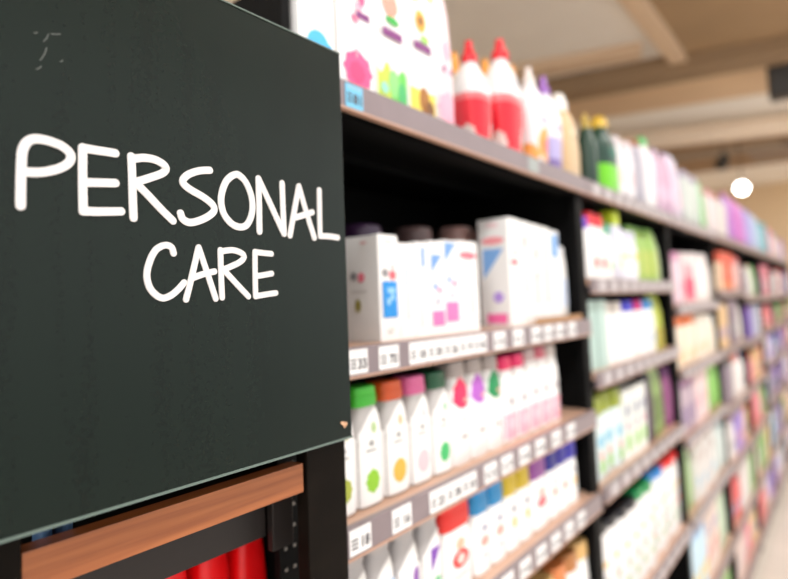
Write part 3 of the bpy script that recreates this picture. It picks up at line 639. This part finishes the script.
R[1, 2] = [(2, .072, C_(.066, .175, (.55, .68, .64), [('rect', -.6, .6, .4, .8, (.50, .60, .35), 'S')]), 'pale blue green carton', 'carton'),
 (2, .072, B_(.068, .17, W_, (.74, .70, .66)), 'plain white bottle with cream cap', 'bottle'),
 (2, .07, B_(.066, .17, W_, (.05, .05, .62)), 'white bottle with royal blue cap', 'bottle'),
 (1, .06, B_(.056, .17, W_, (.75, .02, .28)), 'white bottle with crimson cap', 'bottle'),
 (2, .07, B_(.066, .17, W_, (.04, .36, .70), blob((.6, .66, .75))), 'white bottle with azure cap', 'bottle'),
 (2, .075, P_(.07, .18, (.50, .56, .05), (.42, .60, .10), [('rect', -.7, .7, .0, .4, (.48, .42, .04))]), 'olive yellow refill pack', 'pouch'),
 (2, .085, P_(.08, .18, (.20, .45, .06), (.25, .50, .10), [('rect', -.7, .7, .0, .4, (.36, .40, .04))]), 'deep green refill pack', 'pouch')]
R[1, 3] = [(3, .075, B_(.07, .205, (.72, .80, .80), (.36, .42, .03), [('ell', -.7, .7, .5, .7, (.35, .62, .75)), ('leaf', -.6, .6, .1, .34, (.45, .68, .30)), ('ell', -.5, .2, .3, .45, (.8, .5, .45))], 'wide', ch=.045), 'white and aqua bottle with olive cap', 'bottle'),
 (3, .075, C_(.07, .19, (.78, .80, .76), [('leaf', -.7, .7, .1, .38, (.40, .66, .20)), ('ell', -.6, .6, .6, .8, (.40, .42, .50)), ('ell', -.5, .5, .4, .55, (.75, .5, .55))]), 'white carton with green leaf and dark logo', 'carton'),
 (1, .09, B_(.085, .205, (.10, .05, .10), (.06, .05, .08)), 'dark plum bottle', 'bottle'),
 (2, .09, P_(.085, .21, (.30, .42, .14), (.34, .50, .22), [('rect', -.7, .7, .2, .6, (.22, .30, .10))]), 'moss green refill pack', 'pouch'),
 (1, .09, B_(.085, .20, (.36, .12, .28), (.22, .06, .22)), 'plum purple bottle', 'bottle')]
dots = [('ell', -.6, .3, .62, .70, (.85, .62, .30)), ('ell', -.2, .6, .38, .47, (.86, .48, .36)), ('rect', -.5, .2, .50, .53, (.6, .6, .66)), ('ell', -.6, 0, .20, .30, (.40, .60, .30)), ('ell', .2, .7, .26, .32, (.5, .6, .8))]
R[1, 4] = [(4, .075, B_(.072, .235, W_, (.03, .03, .04), dots, 'wide', ch=.02), 'white dotted bottle with painted shadow cap', 'bottle'),  # black cap colour paints in the shadow line above these bottles
 (2, .075, B_(.072, .245, W_, (.02, .36, .14), dots, 'wide', ch=.025), 'white dotted bottle with green cap', 'bottle'),
 (2, .075, B_(.072, .25, W_, (.03, .32, .68), dots, 'wide', ch=.025), 'white dotted bottle with blue cap', 'bottle'),
 (3, .075, B_(.072, .25, W_, (.82, .05, .05), dots, 'wide', ch=.025), 'white dotted bottle with red cap', 'bottle')]
R[2, 0] = [(2, .09, P_(.085, .25, (.68, .50, .62), (.42, .36, .52), [('ell', -.6, .6, .2, .5, (.80, .66, .76))]), 'pink lilac refill pack', 'pouch'),
 (2, .09, P_(.085, .26, (.70, .62, .72), (.56, .62, .74), [('ell', -.6, .6, .2, .5, (.82, .62, .70))]), 'pale lilac refill pack', 'pouch'),
 (3, .09, B_(.085, .235, (.66, .70, .66), (.50, .46, .54)), 'white green tinted bottle', 'bottle'),
 (2, .09, P_(.085, .235, (.30, .60, .28), (.24, .56, .24)), 'leaf green refill pack', 'pouch')]
R[2, 1] = [(2, .085, B_(.08, .20, (.82, .66, .72), (.70, .40, .55)), 'blush pink bottle', 'bottle'),
 (3, .09, C_(.085, .20, (.82, .74, .74), [('ell', -.9, .9, .02, .6, (.80, .06, .20)), ('ell', -.5, .5, .5, .8, (.85, .25, .35)), ('ell', -.9, .9, .02, .6, (.80, .12, .24), 'S')]), 'white carton with big crimson figure', 'carton'),
 (3, .09, B_(.085, .215, (.84, .78, .76), (.80, .74, .74)), 'plain cream white bottle', 'bottle'),
 (1, .09, B_(.085, .17, (.40, .36, .32), (.3, .26, .24)), 'grey brown bottle', 'bottle')]
R[2, 2] = [(4, .09, B_(.085, .19, (.86, .78, .66), (.84, .25, .04), [('ell', -.6, .6, .1, .4, (.88, .68, .45))], 'wide', ch=.035), 'creamy white bottle with orange cap', 'bottle'),
 (3, .09, C_(.085, .18, (.86, .80, .72), [('ell', -.6, .6, .1, .4, (.88, .68, .45))]), 'creamy white carton', 'carton'), (2, .09, B_(.085, .17, CREAM, (.86, .84, .78)), 'cream bottle with ivory cap', 'bottle')]
R[2, 3] = [(3, .085, B_(.08, .20, (.56, .46, .52), (.40, .2, .4), [('rect', -.6, .6, .2, .6, (.35, .26, .42))]), 'dusty mauve bottle', 'bottle'),
 (3, .09, C_(.085, .19, (.82, .68, .68), [('ell', -.6, .6, .3, .6, (.82, .5, .55))]), 'blush carton', 'carton'), (3, .09, P_(.085, .21, (.34, .62, .18), (.30, .56, .14)), 'vivid green refill pack', 'pouch')]
R[2, 4] = [(2, .09, P_(.085, .235, (.42, .58, .30), (.30, .46, .2)), 'sage green refill pack', 'pouch'), (4, .09, C_(.085, .23, (.78, .76, .74), [('ell', -.5, .5, .2, .4, (.45, .66, .80)), ('ell', -.5, .5, .6, .8, (.62, .5, .45))]), 'white carton with blue spot', 'carton'),
 (3, .09, B_(.085, .22, (.66, .72, .70), (.35, .5, .55)), 'grey aqua bottle', 'bottle')]
R[2, 5] = [(3, .09, B_(.085, .25, (.62, .76, .84), (.30, .5, .75), blob((.85, .68, .30))), 'light blue bottle with amber spot', 'bottle'), (3, .09, C_(.085, .25, (.80, .70, .64), [('ell', -.5, .5, .2, .5, (.80, .36, .34)), ('ell', -.5, .3, .6, .8, (.4, .35, .6))]), 'peach carton with red spot', 'carton'),
 (3, .09, P_(.085, .25, (.60, .70, .56), (.5, .5, .6)), 'grey green refill pack', 'pouch')]
R[3, 0] = [(3, .09, B_(.085, .22, (.78, .70, .70), (.72, .40, .42)), 'rose white bottle', 'bottle'), (3, .09, C_(.085, .20, (.76, .72, .68)), 'stone white carton', 'carton'), (3, .09, P_(.085, .27, (.48, .20, .60), (.60, .18, .5)), 'purple refill pack', 'pouch')]
R[3, 1] = [(2, .09, C_(.085, .14, (.82, .66, .5)), 'apricot carton', 'carton'), (4, .09, C_(.085, .20, (.82, .22, .14), [('ell', -.6, .6, .3, .7, (.85, .42, .30)), ('rect', -.7, .7, .05, .2, (.86, .6, .3))]), 'orange red carton', 'carton'), (3, .09, B_(.085, .19, (.80, .56, .54), (.70, .2, .2)), 'salmon pink bottle', 'bottle')]
R[4, 0] = [(5, .10, P_(.095, .27, (.62, .20, .58), (.70, .15, .50)), 'magenta refill pack', 'pouch'), (4, .10, P_(.095, .27, (.50, .42, .74), (.45, .35, .7)), 'lavender refill pack', 'pouch')]
R[4, 2] = [(4, .10, B_(.095, .2, (.24, .12, .5), (.3, .1, .55)), 'deep violet bottle', 'bottle'), (4, .1, C_(.095, .2, (.60, .62, .72)), 'grey blue carton', 'carton')]
R[5, 0] = [(4, .10, P_(.095, .27, (.50, .62, .76), (.4, .5, .7)), 'powder blue refill pack', 'pouch'), (4, .10, B_(.095, .25, (.30, .58, .62), (.1, .45, .5)), 'turquoise bottle', 'bottle')]
FAR = [((.80, .76, .74), (.78, .35, .30), 'ivory'), ((.80, .36, .42), (.75, .1, .2), 'rose pink'), ((.46, .34, .70), (.25, .1, .5), 'lilac'), ((.36, .56, .26), (.2, .5, .2), 'sage green'), ((.82, .80, .80), (.2, .35, .65), 'bright white'),
       ((.80, .60, .36), (.7, .3, .1), 'amber'), ((.46, .64, .76), (.1, .3, .6), 'sky blue'), ((.76, .20, .20), (.6, .05, .1), 'red'), ((.30, .24, .30), (.1, .1, .12), 'charcoal'), ((.78, .66, .62), (.6, .4, .4), 'beige pink')]
def far_runs(b, s):
    runs = []; k0 = random.randrange(10); n = 3; w = .10
    for i in range(n):
        c, cp, nm = FAR[(k0+i*3+random.randrange(2)) % 10]
        h = min(.24, LEVH(b, s)-.055)*random.uniform(.82, 1.)
        acc = random.choice(FAR)[1]; acc = tuple(.5*a+.35 for a in acc)
        pr = [('ell', -.6, .6, .2, .5, acc)] if random.random() < .7 else []
        kind = random.randrange(3)
        mk = C_(w*.95, h, c, pr) if kind == 0 else B_(w*.93, h, c, cp, pr, random.choice(['oval', 'wide', 'round_shoulder'])) if kind == 1 else P_(w*.93, h*.95, c, cp, pr)
        runs.append((3, w, mk, nm+[' carton', ' bottle', ' refill pack'][kind], ['carton', 'bottle', 'pouch'][kind]))
    return runs
def LEVH(b, s):
    L = LEV[b]+[-1.38]
    return .30 if s == 0 else L[s-1]-L[s]
CR, CU, CF = Vector((.60476654, -.79549142, -.03808976)), Vector((-.03254785, -.07247496, .99683901)), Vector((.79573744, .60161514, .06972197))
def below_frame(x, z):     # the photograph shows nothing of things that stand wholly under its lower edge
    p = Vector((x, FACE, z)); return 262.5-600*p.dot(CU)/p.dot(CF) > 590
for b in range(1, NB):
    x0, x1 = BAYX[b]; lev = LEV[b]+([-1.38] if b > 1 else [])
    for s, z in enumerate(lev):
        if b == 1 and s == 0: x = 1.590
        else: x = x0+(.022 if s else 0.0)
        if b == 2 and s == 6: pass
        runs = R.get((b, s)) or far_runs(b, s)
        tot = sum(n*w for n, w, *_ in runs); sp = min(1.12, max(1.0, (x1-(.029 if s else 0)-x)/tot))
        seen = {}
        for (n, w0, mk, words, noun) in runs:
            w = w0*sp
            src = None
            if x+w > x1-(.029 if s else 0): continue
            for i in range(n):
                if x+w > x1-(.029 if s else 0)+1e-6: 
                    break
                if below_frame(x+w, z+.27): x += w; continue
                if src is None: src = mk(); t = src; src.scale = (min(1.09, sp), 1, 1)
                else: t = copy_thing(src)
                seen.setdefault(words, []).append((t, x+w/2, noun))
                place(t, x+w/2, FACE+.05+random.uniform(-.006, .008), z)
                x += w
        for words, L in seen.items():
            for i, (t, xx, noun) in enumerate(L):
                where = 'on %s shelf, %s bay' % (SHW[s] if s < 6 else 'bottom', ORD[b])
                t['label'] = ('%s, %s from left %s' % (words, ORDW[i], where)) if len(L) > 1 else '%s %s' % (words, where)
                t['category'] = noun; t['group'] = '%ss %s' % (words, where)
                t.name = {'carton': 'carton', 'bottle': 'bottle', 'pouch': 'refill_pack'}[noun]
for o in list(bpy.data.objects):
    if 'foot' in o: del o['foot']
# sloppy copies never keep a number of their own
# ------------------------------------------------------------------ light
def area(name, loc, sx, sy, power, rgb=(1, .985, .965)):
    l = bpy.data.lights.new(name, 'AREA'); l.shape = 'RECTANGLE'; l.size = sx; l.size_y = sy; l.energy = power; l.color = rgb
    o = bpy.data.objects.new(name, l); col.objects.link(o); o.location = loc; return o
for x in (-3.0, -1.2, .6, 2.4, 4.4, 6.6, 9.0, 11.5):
    area('ceiling_and_fill_lamp', (x, -.75, 3.40), 1.5, .45, 24 if x > -2 else 105)  # leftmost one is an added, stronger fill to brighten left-facing product sides
w = bpy.data.worlds.new('World'); scn.world = w; w.use_nodes = True
nt = w.node_tree; bg = nt.nodes['Background']
tc = nt.nodes.new('ShaderNodeTexCoord'); sp_ = nt.nodes.new('ShaderNodeSeparateXYZ'); rp = nt.nodes.new('ShaderNodeMapRange')
rp.inputs['From Min'].default_value = -.35; rp.inputs['From Max'].default_value = .10
rp.inputs['To Min'].default_value = .40; rp.inputs['To Max'].default_value = 1.45
nt.links.new(tc.outputs['Generated'], sp_.inputs[0]); nt.links.new(sp_.outputs['Z'], rp.inputs['Value']); nt.links.new(rp.outputs[0], bg.inputs['Strength'])
bg.inputs['Color'].default_value = (1, .985, .975, 1)
# ------------------------------------------------------------------ camera
cam = bpy.data.cameras.new('camera'); co = bpy.data.objects.new('camera', cam); col.objects.link(co)
fwd = Vector((.79573744, .60161514, .06972197)); rt = Vector((.60476654, -.79549142, -.03808976)); up = Vector((-.03254785, -.07247496, .99683901))
M = Matrix((rt, up, -fwd)).transposed().to_4x4(); M.translation = (0, 0, EYE)
co.matrix_world = M
cam.sensor_fit = 'HORIZONTAL'; cam.sensor_width = 36; cam.lens = 600/788*36
cam.shift_y = -(289.5-262.526)/788
cam.clip_start = .02
cam.dof.use_dof = True; cam.dof.focus_distance = .505
cam.dof.aperture_fstop = cam.lens/1000/(12.5*.505/600)
scn.camera = co
vs = scn.view_settings; vs.view_transform = 'Standard'; vs.look = 'None'; vs.gamma = 1; vs.use_curve_mapping = False
vs.exposure = .24
